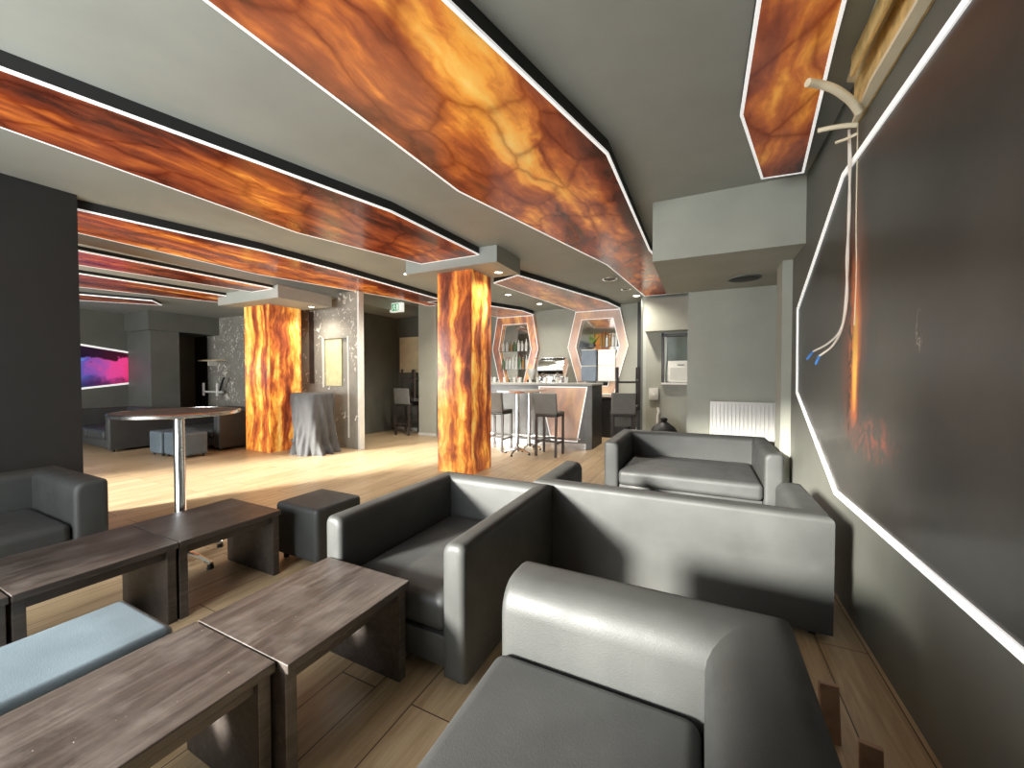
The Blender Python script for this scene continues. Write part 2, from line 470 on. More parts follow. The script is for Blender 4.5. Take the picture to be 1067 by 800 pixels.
# peeling partition right of the covered table (two thicknesses round a niche)
w = MB(); X0, X1, YA, TH = -7.6, -5.60, 5.15, .07
w.box(X0, -6.55, YA, YA + TH, 0, 2.8); w.box(-6.55, -5.90, YA, YA + TH, 2.06, 2.8); w.box(-6.55, -5.90, YA, YA + TH, 0, 1.15)
w.box(-5.90, X1, YA, YA + TH, 0, 2.8); w.box(-6.15, X1, YA, YA + TH, 2.8, 2.9); w.box(-6.55, -5.90, YA + .055, YA + TH, 1.15, 2.06)
struct(w.build('wall_peeling_partition', M['peel'], smooth=0))
w = MB(); w.box(-6.54, -6.10, YA + .03, YA + .054, 1.16, 2.05)
struct(w.build('trim_5', plain('yellowed_board', (.58, .54, .30), .6, var=.15, scale=8), smooth=0))
bx('trim_6', X1 - .03, X1 + .015, YA - .02, YA + .09, 0, 2.88, 'trim')
bx('trim_7', -6.58, -6.54, YA - .012, YA + .02, 1.13, 2.08, 'trim')
bx('trim_8', -6.95, -6.82, YA - .012, YA + .02, 1.2, 2.6, 'darkwood')
bx('trim_9', -5.90, -5.87, YA - .012, YA + .02, .2, 2.08, 'trim')
# left room
bx('wall_left_back', -11.5, -7.6, 5.6, 5.75, 0, 2.8, 'peel')
bx('wall_left_recess', -12.2, -11.5, 5.6, 5.75, 0, 2.8, 'walldark')
bx('wall_left_return', -7.6, -7.45, 5.22, 5.75, 0, 2.8, 'peel')
bx('wall_left_far', -12.3, -12.1, YF, 5.75, 0, 2.8, 'wall')
bx('wall_left_pier', -12.1, -11.0, 4.25, 4.78, 0, 2.4, 'wall')
bx('ceiling_beam', -12.1, -10.95, 4.2, 5.6, 2.37, 2.8, 'wall')
bx('wall_left', -5.40, -5.14, YF, 1.48, 0, ZC, 'walldark')
# exposed patch of the peeling back wall
pp = [(-9.62, 2.72), (-9.8, 2.45), (-9.86, 2.1), (-9.72, 1.75), (-9.5, 1.5), (-9.32, 1.2), (-9.2, .95), (-9.05, .9), (-9.05, 2.72)]
mr = Matrix(((1, 0, 0, 0), (0, 0, 1, 0), (0, 1, 0, 0), (0, 0, 0, 1)))
w = MB(); w.prism(pp, 5.585, 5.61, mat=mr)
struct(w.build('trim_10', M['plaster_brick'], smooth=0))
# baseboards
bx('baseboard_corridor', -6.95, -5.81, 7.575, 7.6, 0, .07, 'trim')
bx('baseboard_pier', -5.82, -5.31, 7.03, 7.05, 0, .06, 'trim')
bx('baseboard_bar', -5.3, -1.14, 9.18, 9.2, 0, .07, 'trim')

# street wall behind the camera: a row of shop windows let the daylight in
WIN = [(-9.2, -5.9), (-3.9, -1.3)]
ZS, ZH = .55, 2.72
w = MB(); xs = -12.3
for a, b in WIN:
    w.box(xs, a, YF - .2, YF, 0, ZC); w.box(a, b, YF - .2, YF, 0, ZS); w.box(a, b, YF - .2, YF, ZH, ZC); xs = b
w.box(xs, XR + .25, YF - .2, YF, 0, ZC)
struct(w.build('wall_front', M['wall'], smooth=0))
for i, (a, b) in enumerate(WIN):
    w = MB(); t = .05
    w.box(a, b, YF - .14, YF - .06, ZS, ZS + t); w.box(a, b, YF - .14, YF - .06, ZH - t, ZH)
    w.box(a, a + t, YF - .14, YF - .06, ZS, ZH); w.box(b - t, b, YF - .14, YF - .06, ZS, ZH)
    struct(w.build('window_%d' % (i + 1), M['trim'], smooth=0))

# ------------------------------------------------------------------ ceiling onyx panels
def inset(poly, d):
    n = len(poly); area = sum(poly[i][0]*poly[(i+1) % n][1] - poly[(i+1) % n][0]*poly[i][1] for i in range(n))
    sg = 1 if area > 0 else -1; out = []
    for i in range(n):
        p0, p1, p2 = Vector(poly[i-1]), Vector(poly[i]), Vector(poly[(i+1) % n])
        d1 = (p1-p0).normalized(); d2 = (p2-p1).normalized()
        n1 = Vector((-d1.y, d1.x)) * sg; n2 = Vector((-d2.y, d2.x)) * sg
        k = (n1 + n2) / max(.2, 1 + n1.dot(n2)); q = p1 + k * d; out.append((q.x, q.y))
    return out
def ring_prism(mb, outer, inner, z0, z1, mat=None):
    t = bmesh.new(); n = len(outer)
    v = [[t.verts.new((x, y, z)) for x, y in pl] for pl in (outer, inner) for z in (z0, z1)]
    ol, oh, il, ih = v
    for i in range(n):
        j = (i+1) % n
        t.faces.new((ol[i], ol[j], oh[j], oh[i])); t.faces.new((il[j], il[i], ih[i], ih[j]))
        t.faces.new((oh[i], oh[j], ih[j], ih[i])); t.faces.new((ol[j], ol[i], il[i], il[j]))
    bmesh.ops.recalc_face_normals(t, faces=t.faces[:])
    mb._merge(t, mat)
def ceiling_panel(label, poly, zb, zt, mat, group='onyx ceiling panels', strip=.016):
    cx = sum(p[0] for p in poly) / len(poly); cy = sum(p[1] for p in poly) / len(poly)
    r = thing('ceiling_panel', label, 'ceiling panel', (cx, cy, zb), group=group)
    P = [(x - cx, y - cy) for x, y in poly]; inn = inset(P, strip)
    MB().prism(inset(P, .004), .014, zt - zb).build('housing', M['black'], r, smooth=0)
    MB().prism(inn, .002, .013).build('onyx_face', mat, r, smooth=0)
    w = MB(); ring_prism(w, P, inn, 0, .016); w.build('light_strip', M['led'], r, smooth=0)
    return r
ceiling_panel('largest glowing onyx ceiling panel, running overhead to the hatch beside the boxed soffit',
    [(-1.87, -.6), (-1.86, 2.77), (-1.21, 5.5), (-1.02, 7.98), (-.26, 7.98), (-.45, 6.2), (-.585, 5.1), (-.60, 2.77), (-.96, 1.35), (-1.44, -.6)], 2.9, 3.0, M['onyx_c'], strip=.018)
ceiling_panel('glowing onyx ceiling panel that ends against the cap of the nearer column',
    [(-3.95, -1.2), (-3.965, 2.8), (-3.52, 4.335), (-2.58, 4.335), (-2.65, 2.84), (-3.2, .66), (-3.62, -1.2)], 2.9, 3.0, M['onyx_c'], strip=.017)
ceiling_panel('long onyx ceiling panel between the dark partition wall and the corridor opening',
    [(-6.10, -1.0), (-6.12, 3.7), (-5.48, 6.16), (-5.48, 7.0), (-4.80, 7.0), (-4.84, 4.05), (-4.93, 3.0), (-5.26, 1.52), (-5.05, -1.0)][:8] + [(-5.6, -1.0)], 2.9, 3.0, M['onyx_c'])
ceiling_panel('onyx ceiling panel on the lowered ceiling, meeting the cap of the far column',
    [(-7.15, -.5), (-7.05, 2.05), (-6.72, 3.94), (-6.17, 3.94), (-6.26, 1.8), (-6.6, -.5)], 2.74, 2.8, M['onyx_c'])
ceiling_panel('onyx ceiling panel seen over the far blue-grey ottomans, second from the lowered step',
    [(-8.9, -.5), (-8.8, 2.5), (-8.2, 4.37), (-7.48, 4.0), (-7.66, 2.2), (-8.1, -.5)], 2.74, 2.8, M['onyx_c'])
ceiling_panel('farthest onyx ceiling panel, above the sofa by the pink and blue picture',
    [(-10.5, -.5), (-10.35, 2.97), (-9.6, 3.9), (-9.2, 3.6), (-9.6, 2.79), (-9.9, -.5)], 2.74, 2.8, M['onyx_c'])
ceiling_panel('short onyx ceiling panel with a pointed tip beside the right wall',
    [(.195, -.4), (.191, 2.71), (.408, 3.65), (.69, 3.68), (.545, 2.3), (.30, -.4)], 2.9, 3.0, M['onyx_c'], strip=.017)
ceiling_panel('pale onyx ceiling panel over the bar, reaching the right-hand alcove',
    [(-3.15, 5.75), (-2.74, 9.17), (-1.69, 9.17), (-1.80, 8.27), (-2.10, 7.14), (-2.57, 5.47)], 2.9, 3.0, M['onyx_bar'])
ceiling_panel('pale onyx ceiling panel over the bar, reaching the left-hand alcove',
    [(-5.2, 6.6), (-4.87, 9.17), (-3.85, 9.17), (-3.87, 8.5), (-4.24, 7.6), (-4.6, 6.6)], 2.9, 3.0, M['onyx_bar'])

# ------------------------------------------------------------------ onyx columns with caps
def column(label, x0, x1, y0, y1, zt, cap, zc):
    cx, cy = (x0+x1)/2, (y0+y1)/2
    r = thing('clad_column', label, 'column', (cx, cy, 0), group='onyx clad columns')
    w = MB(); hx, hy = (x1-x0)/2, (y1-y0)/2
    # cladding: four thin slabs with mitred edges
    for a in range(4):
        m_ = Matrix.Rotation(a * pi / 2, 4, 'Z'); A, B = (hx, hy) if a % 2 == 0 else (hy, hx)
        MB().prism([(-A, -B), (A, -B), (A - .03, -B + .03), (-A + .03, -B + .03)], 0, zt, mat=m_).build('onyx_slab', M['onyx_k'], r, smooth=0)
    MB().box(-hx + .03, hx - .03, -hy + .03, hy - .03, 0, zt).build('core', M['black'], r, smooth=0)
    MB().box(cap[0] - cx, cap[1] - cx, cap[2] - cy, cap[3] - cy, zt, zc).build('ceiling_cap', M['wall'] if False else M['ceil'], r, smooth=0)
    return r
column('nearer square column clad in glowing amber onyx, behind the black armchair', -3.36, -2.80, 4.49, 5.03, 2.79, (-3.80, -2.33, 4.34, 5.04), ZC)
column('farther square column clad in glowing amber onyx, beside the cloth-draped table', -7.5, -6.78, 4.25, 4.85, 2.6, (-7.75, -6.07, 3.95, 4.95), 2.8)

# ------------------------------------------------------------------ right wall panel with light frame
hexw = [(-1.4, .63), (2.97, .63), (4.08, 1.20), (4.10, 1.93), (2.93, 2.54), (-1.4, 2.54)]
my = Matrix(((0, 0, -1, 0), (1, 0, 0, 0), (0, 1, 0, 0), (0, 0, 0, 1)))   # (a,b,c) -> (-c, a, b)
r = thing('wall_panel', 'large dark glossy six-sided panel on the right wall, torn beside the hanging wires', 'wall panel', (XR, 0, 0))
inn = inset(hexw, .034)
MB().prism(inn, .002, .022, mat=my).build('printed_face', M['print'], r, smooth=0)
w = MB(); ring_prism(w, hexw, inn, .0, .03, mat=my); w.build('light_strip', M['led'], r, smooth=0)

# far left picture
hx_ = [(-.4, 1.0), (2.9, .98), (4.60, 1.20), (4.60, 1.86), (2.9, 2.14), (-.4, 2.14)]
r = thing('wall_picture', 'pink and blue smoke picture in a white light frame on the far left wall', 'picture', (-12.1, 0, 0))
mx = Matrix(((0, 0, 1, 0), (1, 0, 0, 0), (0, 1, 0, 0), (0, 0, 0, 1)))
inn = inset(hx_, .04)
w = MB(); w.prism([p for p in inn], .002, .02, mat=mx); w.build('picture_face', M['smoke'], r, smooth=0)
w = MB(); ring_prism(w, hx_, inn, .0, .03, mat=mx); w.build('light_strip', M['led'], r, smooth=0)

# ------------------------------------------------------------------ broken trunking and hanging wires
r = thing('cable_trunking', 'broken yellow timber cable trunking high on the right wall', 'trunking', (XR - .002, 2.70, 2.86))
w = MB(); w.box(-.012, 0, -3.2, .10, -.13, .13); w.build('back_board', M['lath'], r, smooth=0)
w = MB()
t = [( -.10, -3.2), (-.085, -.9), (-.10, -.25), (-.07, .06)]
w.prism([(-.012, -3.2), (-.09, -3.2), (-.075, -1.2), (-.09, -.5), (-.07, -.12), (-.05, .08), (-.012, .1)], .115, .135)
w.build('top_board', M['cream'], r, smooth=0)
w = MB(); w.prism([(-.012, -3.2), (-.07, -3.2), (-.055, -1.0), (-.06, -.3), (-.03, .06), (-.012, .08)], -.135, -.115); w.build('bottom_board', M['cream'], r, smooth=0)
w = MB(); w.box(-.085, -.072, -3.2, -.12, .02, .125); w.build('cover_strip', M['lath'], r, smooth=0)

tag(MB().tube([(.71, 2.59, 2.70), (.66, 2.53, 2.735), (.58, 2.46, 2.77), (.51, 2.42, 2.79), (.455, 2.38, 2.79)], .019, 14).build('conduit_stub', M['cream']),
    'thicker cream conduit end sticking out from the broken trunking', 'conduit')
tag(MB().tube([(.71, 2.62, 2.65), (.66, 2.61, 2.655), (.60, 2.62, 2.665), (.55, 2.63, 2.67)], .012, 12).build('conduit_stub', M['cream']),
    'thinner cream conduit end just below the thick one', 'conduit')
tag(MB().tube([(.715, 2.63, 2.61), (.68, 2.65, 2.605), (.64, 2.68, 2.61)], .007, 8).build('conduit_stub', M['cream']),
    'shortest cut cable end under the two cream conduits', 'conduit')
def hang_wire(label, off, end, tip):
    r = thing('electrical_wire', label, 'wire', (.70, 2.72, 2.68), group='wires hanging on the right wall')
    o = Vector((.70, 2.72, 2.68))
    pts = [Vector(p) - o for p in [(.705, 2.715, 2.68), (.712, 2.72 + off, 2.5), (.717, 2.735 - off, 2.25), (.714, 2.74 + off, 2.0), (.717, 2.755 - off, 1.78), (.705, 2.78 + off*.5, 1.62), end[0], end[1]]]
    w = MB(); w.tube(pts, .0058, 8); w.build('wire_sleeve', M['wire'], r)
    w = MB(); w.tube([Vector(end[1]) - o, Vector(tip) - o], .0066, 8); w.build('tip_sleeve', M['blue'], r)
hang_wire('hanging white wire whose blue tip reaches farther left', .010, ((.67, 2.86, 1.545), (.615, 2.96, 1.50)), (.592, 3.00, 1.455))
hang_wire('hanging white wire whose blue tip ends lower and nearer the wall', -.010, ((.68, 2.84, 1.525), (.635, 2.91, 1.47)), (.622, 2.93, 1.42))
w = MB(); w.tube([(.737, 2.70, 2.70), (.735, 2.69, 2.2), (.737, 2.68, 1.9), (.735, 2.69, 1.62)], .003, 6)
tag(w.build('earth_wire', M['cream']), 'stiff bare cable running straight down behind the hanging white wires', 'wire')

# ------------------------------------------------------------------ upholstered seating
def profile(th, S, zb, rin, rout, n=5):
    """cross-section of an arm or back: s across (0 = inner face, th = outer face), z up"""
    p = [(0, zb)]
    p += [(0, zb + (S-rin-zb)*k/3) for k in (1, 2)]
    p += [(rin - rin*cos(a), S - rin + rin*sin(a)) for a in [pi/2*k/n for k in range(n+1)]]
    p += [(th - rout + rout*sin(a), S - rout + rout*cos(a)) for a in [pi/2*k/n for k in range(n+1)]]
    p += [(th, zb + (S-rout-zb)*k/3) for k in (2, 1)]
    p += [(th, zb)]
    return p
def sweep(w, prof, frame, e0, e1, m0, m1, re=.03):
    """sweep prof from e0 to e1 along an axis. frame(s, z, e)->xyz. m=1: 45 degree mitre cut (e moves out with s); m=0: rounded free end"""
    t = bmesh.new(); rings = []
    cs = sum(p[0] for p in prof) / len(prof); cz = (max(p[1] for p in prof) + min(p[1] for p in prof)) / 2
    hs = max(abs(p[0]-cs) for p in prof); hz = max(abs(p[1]-cz) for p in prof)
    def ring(fe, ins=0.0):
        return [t.verts.new(frame(cs + (s-cs)*(1-ins/hs), cz + (z-cz)*(1-ins/hz), fe(s))) for s, z in prof]
    def end(e, m, sg):
        if m: return [(lambda s, e=e: e + sg*s, 0)]
        k = [(0, re), (.08, re*.6), (.3, re*.28), (.6, re*.08), (1, 0)]
        return [((lambda s, e=e, d=d: e - sg*d*re), i) for d, i in k]
    A = end(e0, m0, -1); B = end(e1, m1, 1)[::-1]
    for f, i in A: rings.append(ring(f, i))
    f0, f1 = A[-1][0], B[0][0]
    for k in range(1, 8): rings.append(ring(lambda s, k=k: f0(s) + (f1(s)-f0(s))*k/8))
    for f, i in B: rings.append(ring(f, i))
    n = len(prof)
    for P, Q in zip(rings, rings[1:]):
        for i in range(n): t.faces.new((P[i], P[(i+1) % n], Q[(i+1) % n], Q[i]))
    t.faces.new(rings[0][::-1]); t.faces.new(rings[-1])
    bmesh.ops.recalc_face_normals(t, faces=t.faces[:])
    w._merge(t)
def tub_seat(name, label, cat, W, D, S, loc, rz, seat_h=.38, th=.14, group=None, cushions=1, rin=.06, rout=.03, mat='leather', smat='leather_seat', seat_in=.03):
    """low boxy tub seat: local x is width, front at y=0 facing -y"""
    r = thing(name, label, cat, loc, rz, group)
    zb = .045; pr = profile(th, S, zb, rin, rout)
    hw = W/2
    for sg in (-1, 1):
        w = MB(); sweep(w, pr, lambda s, z, e, sg=sg: (sg*(hw - th + s), e, z), 0, D - th, 0, 1); w.build('armrest', M[mat], r)
    w = MB()
    sweep(w, pr, lambda s, z, e: (e, D - th + s, z), -(hw - th), hw - th, 1, 1); w.build('backrest', M[mat], r)
    MB().box(-(hw-th) + .002, hw - th - .002, .03, D - th - .002, .07, seat_h - .16, .012).build('seat_base', M[mat], r)
    cw = (W - 2*th) / cushions
    for k in range(cushions):
        a = -(hw - th) + k*cw
        MB().cushion(a + .003, a + cw - .003, -seat_in, D - th - .004, seat_h - .16, seat_h, .045, .012).build('seat_cushion', M[smat], r)
    for sx in (-1, 1):
        for yy in (.08, D - .08):
            w = MB(); w.cyl((sx*(hw-.07), yy, 0), (sx*(hw-.07), yy, .05), .02, .025, 14); w.build('foot', M['black'], r)
    return r
S0 = .64
tub_seat('sofa', 'black leather sofa with its rounded arm and back corner filling the foreground', 'sofa', 1.95, .875, .64, (-.62, .435, 0), radians(-90), .42, .24, cushions=1, rin=.10, rout=.07, seat_in=.0)
tub_seat('sofa', 'black leather sofa seen from behind, its wide backrest turned to the camera', 'sofa', 1.635, .72, .64, (-.213, 3.15, 0), radians(180), .38, .15)
tub_seat('sofa', 'black leather sofa against the wall with the white radiator', 'sofa', 1.58, 1.10, .66, (-.13, 4.10, 0), 0, .38, .15)
tub_seat('armchair', 'black leather tub armchair at the end of the nearer dark tables', 'armchair', .84, 1.06, .64, (-1.30, 1.346, 0), 0, .37, .115, rin=.05, rout=.035, seat_in=-.03)
tub_seat('armchair', 'black leather tub armchair in shadow beside the dark partition wall', 'armchair', 1.5, .95, .64, (-3.70, .44, 0), radians(90), .38, .17, seat_in=-.02)
tub_seat('sofa', 'grey leather sofa at far left under the pink and blue picture', 'sofa', 1.75, .95, .70, (-10.18, 3.0, 0), 0, .38, .15, cushions=2, mat='leather_seat')
tub_seat('sofa', 'grey leather sofa against the peeling wall beside the far column', 'sofa', 1.45, 1.0, .70, (-8.48, 3.93, 0), 0, .38, .17, cushions=2, mat='leather_seat')

def ottoman(label, x0, x1, y0, y1, h, mat, group=None):
    cx, cy = (x0+x1)/2, (y0+y1)/2; a, b = (x1-x0)/2, (y1-y0)/2
    r = thing('ottoman', label, 'ottoman', (cx, cy, 0), 0, group)
    MB().cushion(-a, a, -b, b, .04, h, .03, .008).build('upholstered_block', M[mat], r)
    for sx in (-1, 1):
        for sy in (-1, 1):
            MB().cyl((sx*(a-.05), sy*(b-.05), 0), (sx*(a-.05), sy*(b-.05), .045), .018, .022, 12).build('foot', M['black'], r)
ottoman('black leather cube ottoman beside the black armchair', -2.83, -2.38, 1.80, 2.20, .42, 'leather')
ottoman('blue-grey leather bench ottoman between the two rows of dark tables', -2.22, -1.80, -.35, .755, .40, 'leather_blue')
ottoman('blue-grey cube ottoman in front of the far sofas, left of the pair', -8.50, -8.10, 3.24, 3.62, .41, 'leather_blue')
ottoman('blue-grey cube ottoman in front of the far sofas, right of the pair', -8.085, -7.52, 3.27, 3.65, .41, 'leather_blue')

# ------------------------------------------------------------------ low tables
def low_table(label, x0, x1, y0, y1, h=.44, first=None):
    cx, cy = (x0+x1)/2, (y0+y1)/2; a, b = (x1-x0)/2, (y1-y0)/2
    r = thing('coffee_table', label, 'table', (cx, cy, 0), 0, 'low dark wood tables')
    MB().box(-a, a, -b, b, h - .032, h, .003).build('table_top', M['table'], r, smooth=0)
    for sg in (-1, 1):
        y = sg*(b - .024)
        MB().box(-a + .02, a - .02, y - .02, y + .02, 0, h - .032, .003).build('end_panel', M['table'], r, smooth=0)
    MB().box(-a + .04, -a + .065, -b + .044, b - .044, h - .085, h - .032).build('apron', M['darkwood'], r, smooth=0)
    MB().box(a - .065, a - .04, -b + .044, b - .044, h - .085, h - .032).build('apron', M['darkwood'], r, smooth=0)
low_table('dark wood low table touching the black armchair', -1.68, -1.16, .772, 1.338)
low_table('dark wood low table nearest the camera, at lower left', -1.68, -1.21, .20, .766)
low_table('dark wood low table next to the black cube ottoman', -3.14, -2.56, 1.10, 1.67)
low_table('dark wood low table in front of the shadowed armchair, second in the farther row', -3.14, -2.56, .52, 1.094)
low_table('dark wood low table cut off by the left edge of the picture', -3.14, -2.56, -.06, .514)

# ------------------------------------------------------------------ chrome bistro tables
def bistro(label, x, y, h, rad, square=False, feet=4, rot=0.3):
    r = thing('bistro_table', label, 'table', (x, y, 0), rot, 'tall chrome pedestal tables')
    if square:
        MB().box(-rad, rad, -rad, rad, h - .03, h, .006).build('table_top', M['greyup'], r, smooth=0)
        w = MB(); ring_prism(w, [(-rad-.004, -rad-.004), (rad+.004, -rad-.004), (rad+.004, rad+.004), (-rad-.004, rad+.004)], [(-rad, -rad), (rad, -rad), (rad, rad), (-rad, rad)], h - .032, h - .004)
        w.build('edge_band', M['steel'], r, smooth=0)
    else:
        MB().lathe([(0, h - .022), (rad - .02, h - .022), (rad, h - .012), (rad - .004, h), (0, h)], seg=48).build('table_top', M['table'], r)
        w = MB(); w.lathe([(rad - .002, h - .026), (rad + .008, h - .024), (rad + .010, h - .006), (rad, h + .001), (rad - .002, h - .026)], seg=48); w.build('edge_band', M['steel'], r)
    w = MB(); w.lathe([(0, h - .022), (.07, h - .022), (.065, h - .035), (.033, h - .06), (.033, .12), (.045, .10), (.05, .055), (0, .055)], seg=24); w.build('pole', M['chrome'], r)
    for k in range(feet):
        a = k * 2*pi/feet; c, s_ = cos(a), sin(a); q = .8 if square else 1
        w = MB(); w.tube([(.03*c, .03*s_, .085), (.14*c*q, .14*s_*q, .075), (.25*c*q, .25*s_*q, .045), (.29*c*q, .29*s_*q, .035)], [.024, .022, .02, .018, .016], 10, 4)
        f = w.build('foot', M['chrome'], r)
        w = MB(); w.cyl((.28*c*q, .28*s_*q, 0), (.28*c*q, .28*s_*q, .028), .022, .018, 12); w.build('foot_glide', M['black'], f)
bistro('tall round pedestal table on a chrome pole behind the low tables', -3.36, 1.45, 1.10, .355, rot=radians(10))
bistro('tall square chrome pedestal table in front of the bar, nearer of two', -2.85, 6.05, 1.10, .25, square=True, rot=0)
bistro('tall square chrome pedestal table in front of the bar, farther of two', -2.85, 6.56, 1.10, .25, square=True, rot=0)

# ------------------------------------------------------------------ bar stools
def make_stool(label, loc, rz, cushion='greyup'):
    r = thing('bar_stool', label, 'stool', loc, rz, 'upholstered bar stools')
    h = .72
    MB().cushion(-.20, .20, -.20, .20, h - .06, h + .02, .025, .01).build('seat', M['stoolup'], r)
    t = radians(7)
    w = MB(); w.cushion(-.20, .20, -.022, .022, .0, .36, .018, mat=Matrix.Translation((0, -.19, h - .01)) @ Matrix.Rotation(t, 4, 'X')); w.build('backrest', M[cushion], r)
    for sx in (-1, 1):
        w = MB(); w.bar((sx*.175, .175, 0), (sx*.175, .175, h - .05), .036, .036, (0, 1, 0)); w.build('leg', M['darkwood'], r, smooth=0)
        w = MB(); w.bar((sx*.175, -.20, 0), (sx*.175, -.175, h - .05), .036, .036, (0, 1, 0)); w.build('leg', M['darkwood'], r, smooth=0)
        w = MB(); w.bar((sx*.175, -.18, .22), (sx*.175, .175, .22), .022, .03); w.build('stretcher', M['darkwood'], r, smooth=0)
    for y, z in ((.175, .26), (-.185, .26)):
        w = MB(); w.bar((-.175, y, z), (.175, y, z), .022, .03); w.build('stretcher', M['darkwood'], r, smooth=0)
    return r
st = make_stool('grey-backed bar stool at the bar, right of the chrome table poles', (-2.33, 6.26, 0), 0)
dup(st, (-3.34, 6.28, 0), (0, 0, 0), 'grey-backed bar stool half hidden behind the nearer onyx column')
# stack in the corridor: one stool upright, one upside down on it
dup(st, (-6.12, 7.02, 0), (0, 0, radians(6)), 'upright grey-backed bar stool under another in the corridor niche')
dup(st, (-6.02, 7.11, 1.50), (pi, 0, radians(2)), 'upside-down bar stool stacked with legs up in the corridor niche')
# stack at the end of the bar
dup(st, (-1.22, 6.85, 0), (0, 0, radians(14)), 'upright bar stool at the open end of the bar, under another')
dup(st, (-1.16, 6.96, 1.50), (pi, 0, radians(14)), 'upside-down bar stool stacked with legs up at the open end of the bar')

# ------------------------------------------------------------------ bar counter
r = thing('bar_counter', 'bar counter with a pale onyx front outlined by white light strips', 'bar', (-3.4, 7.0, 0))
x0, x1 = -1.6, 1.6
MB().box(x0 - .05, x1 + .03, -.05, .80, 1.17, 1.21, .006).build('worktop', plain('grey_stone_worktop', (.30, .30, .27), .3), r, smooth=0)
MB().box(x0, x1, .04, .75, .06, 1.17).build('carcass', M['black'], r, smooth=0)
MB().box(x0, x1 - .01, .0, .04, .10, 1.17).build('front_panel', plain('grey_bar_front', (.15, .155, .15), .3), r, smooth=0)
MB().box(x1 - .10, x1 + .01, -.01, .04, .0, 1.17, .004).build('corner_post', M['greyup'], r, smooth=0)
MB().box(x1 - .02, x1 + .015, .04, .76, .0, 1.17).build('side_panel', M['black'], r, smooth=0)
MB().box(x0, x1, -.005, .06, 0, .10).build('plinth', M['steel'], r, smooth=0)
mz = Matrix(((1, 0, 0, 0), (0, 0, 1, 0), (0, 1, 0, 0), (0, 0, 0, 1)))
for cx in (1.07,):
    cf = [(cx - .51, 1.15), (cx - .25, .12), (cx + .27, .12), (cx + .46, 1.15)]
    inn = inset(cf, .018)
    MB().prism(inn, -.016, 0, mat=mz).build('onyx_front', M['onyx_pale'], r, smooth=0)
    w = MB(); ring_prism(w, cf, inn, -.02, .0, mat=mz); w.build('light_strip', M['led'], r, smooth=0)
w = MB(); w.cyl((x0 + .1, -.16, .2), (x1 - .15, -.16, .2), .018, seg=14)
for k in range(4):
    xx = x0 + .3 + k*.85; w.tube([(xx, -.16, .2), (xx, -.08, .2), (xx, .0, .2)], .012, 8, 3)
w.build('foot_rail', M['steel'], r)

# ------------------------------------------------------------------ back bar: two hexagonal alcoves, shelves, bottles
def bottle_mesh(mb, h, rr):
    mb.lathe([(0, 0), (rr, 0), (rr, h*.58), (rr*.9, h*.66), (rr*.36, h*.78), (rr*.33, h*.93), (0, h*.93)], seg=12)
def make_bottle(label, group, loc, h, rr, mat, capm):
    r = thing('bottle', label, 'bottle', loc, 0, group)
    w = MB(); bottle_mesh(w, h, rr); w.build('bottle_body', mat, r)
    MB().lathe([(0, h*.93), (rr*.40, h*.93), (rr*.40, h), (0, h)], seg=10).build('bottle_cap', capm, r)
    return r
YB = 9.2
def alcove(label, cx, wt, wm, mat, sh):
    r = thing('hexagonal_alcove', label, 'alcove', (cx, YB, 0), 0, 'onyx framed bar alcoves')
    out = [(-wt/2, 2.88), (wt/2, 2.88), (wm/2, 2.04), (wt*.38, .92), (-wt*.38, .92), (-wm/2, 2.04)]
    inn = inset(out, .20)
    mm = mz
    w = MB(); ring_prism(w, out, inn, -.10, 0, mat=mm); w.build('onyx_frame', mat, r, smooth=0)
    w = MB(); ring_prism(w, out, inset(out, .011), -.112, -.10, mat=mm); ring_prism(w, inset(out, .189), inn, -.112, -.10, mat=mm); w.build('light_strip', M['led'], r, smooth=0)
    MB().prism(inn, -.012, -.002, mat=mm).build('mirror_back', M['mirror'], r, smooth=0)
    for z in sh:
        hw = min(wt/2, wm/2 - .17) - .04
        MB().box(-hw, hw, -.19, -.012, z - .008, z, .002).build('glass_shelf', M['glass'], r, smooth=0)
    return r
alcove('left hexagonal bar alcove framed in warm orange onyx, lined with bottles', -4.36, 1.02, 1.32, M['onyx_warm'], (1.52, 1.98))
alcove('right hexagonal bar alcove framed in pale onyx, with a plant and blue-grey boxes', -2.215, 1.05, 1.43, M['onyx_pale'], (1.22, 2.02))
caps = [M['steel'], M['black'], M['red'], M['cream']]
bm_ = [M['bottle_a'], M['bottle_a'], M['bottle_a'], M['bottle_b'], M['bottle_c']]
for z, n, g, lab in ((1.98, 7, 'bottles on the left alcove upper shelf', 'bottle on the upper glass shelf of the left bar alcove'),
                     (1.52, 8, 'bottles on the left alcove lower shelf', 'bottle on the lower glass shelf of the left bar alcove')):
    for k in range(n):
        make_bottle(lab, g, (-4.36 - .33 + .66*k/(n-1), YB - .10 + random.uniform(-.02, .02), z), random.uniform(.27, .36), random.uniform(.032, .042), random.choice(bm_), random.choice(caps))
for k in range(6):
    make_bottle('bottle on the top shelf of the right bar alcove, right of the plant', 'bottles on the right alcove top shelf', (-2.12 + .068*k, YB - .10 + random.uniform(-.02, .02), 2.02), random.uniform(.28, .38), random.uniform(.028, .034), random.choice(bm_), random.choice(caps))
r = thing('potted_plant', 'small spiky green plant on the shelf of the right bar alcove', 'plant', (-2.34, YB - .10, 2.02))
MB().lathe([(0, 0), (.045, 0), (.06, .09), (.05, .09), (.045, .08), (0, .08)], seg=16).build('pot', M['greyup'], r)
w = MB()
for k in range(16):
    a = 2.4*k; q = .05 + .05*(k % 3); h = .30 - .012*k
    w.tube([(0, 0, .08), (q*.5*cos(a), q*.5*sin(a)*.6, .08 + h*.5), (q*1.15*cos(a), q*.7*sin(a), .08 + h)], [.012, .013, .012, .011, .009, .007, .005, .003, .001], 6, 4)
w.build('leaves', M['green'], r)
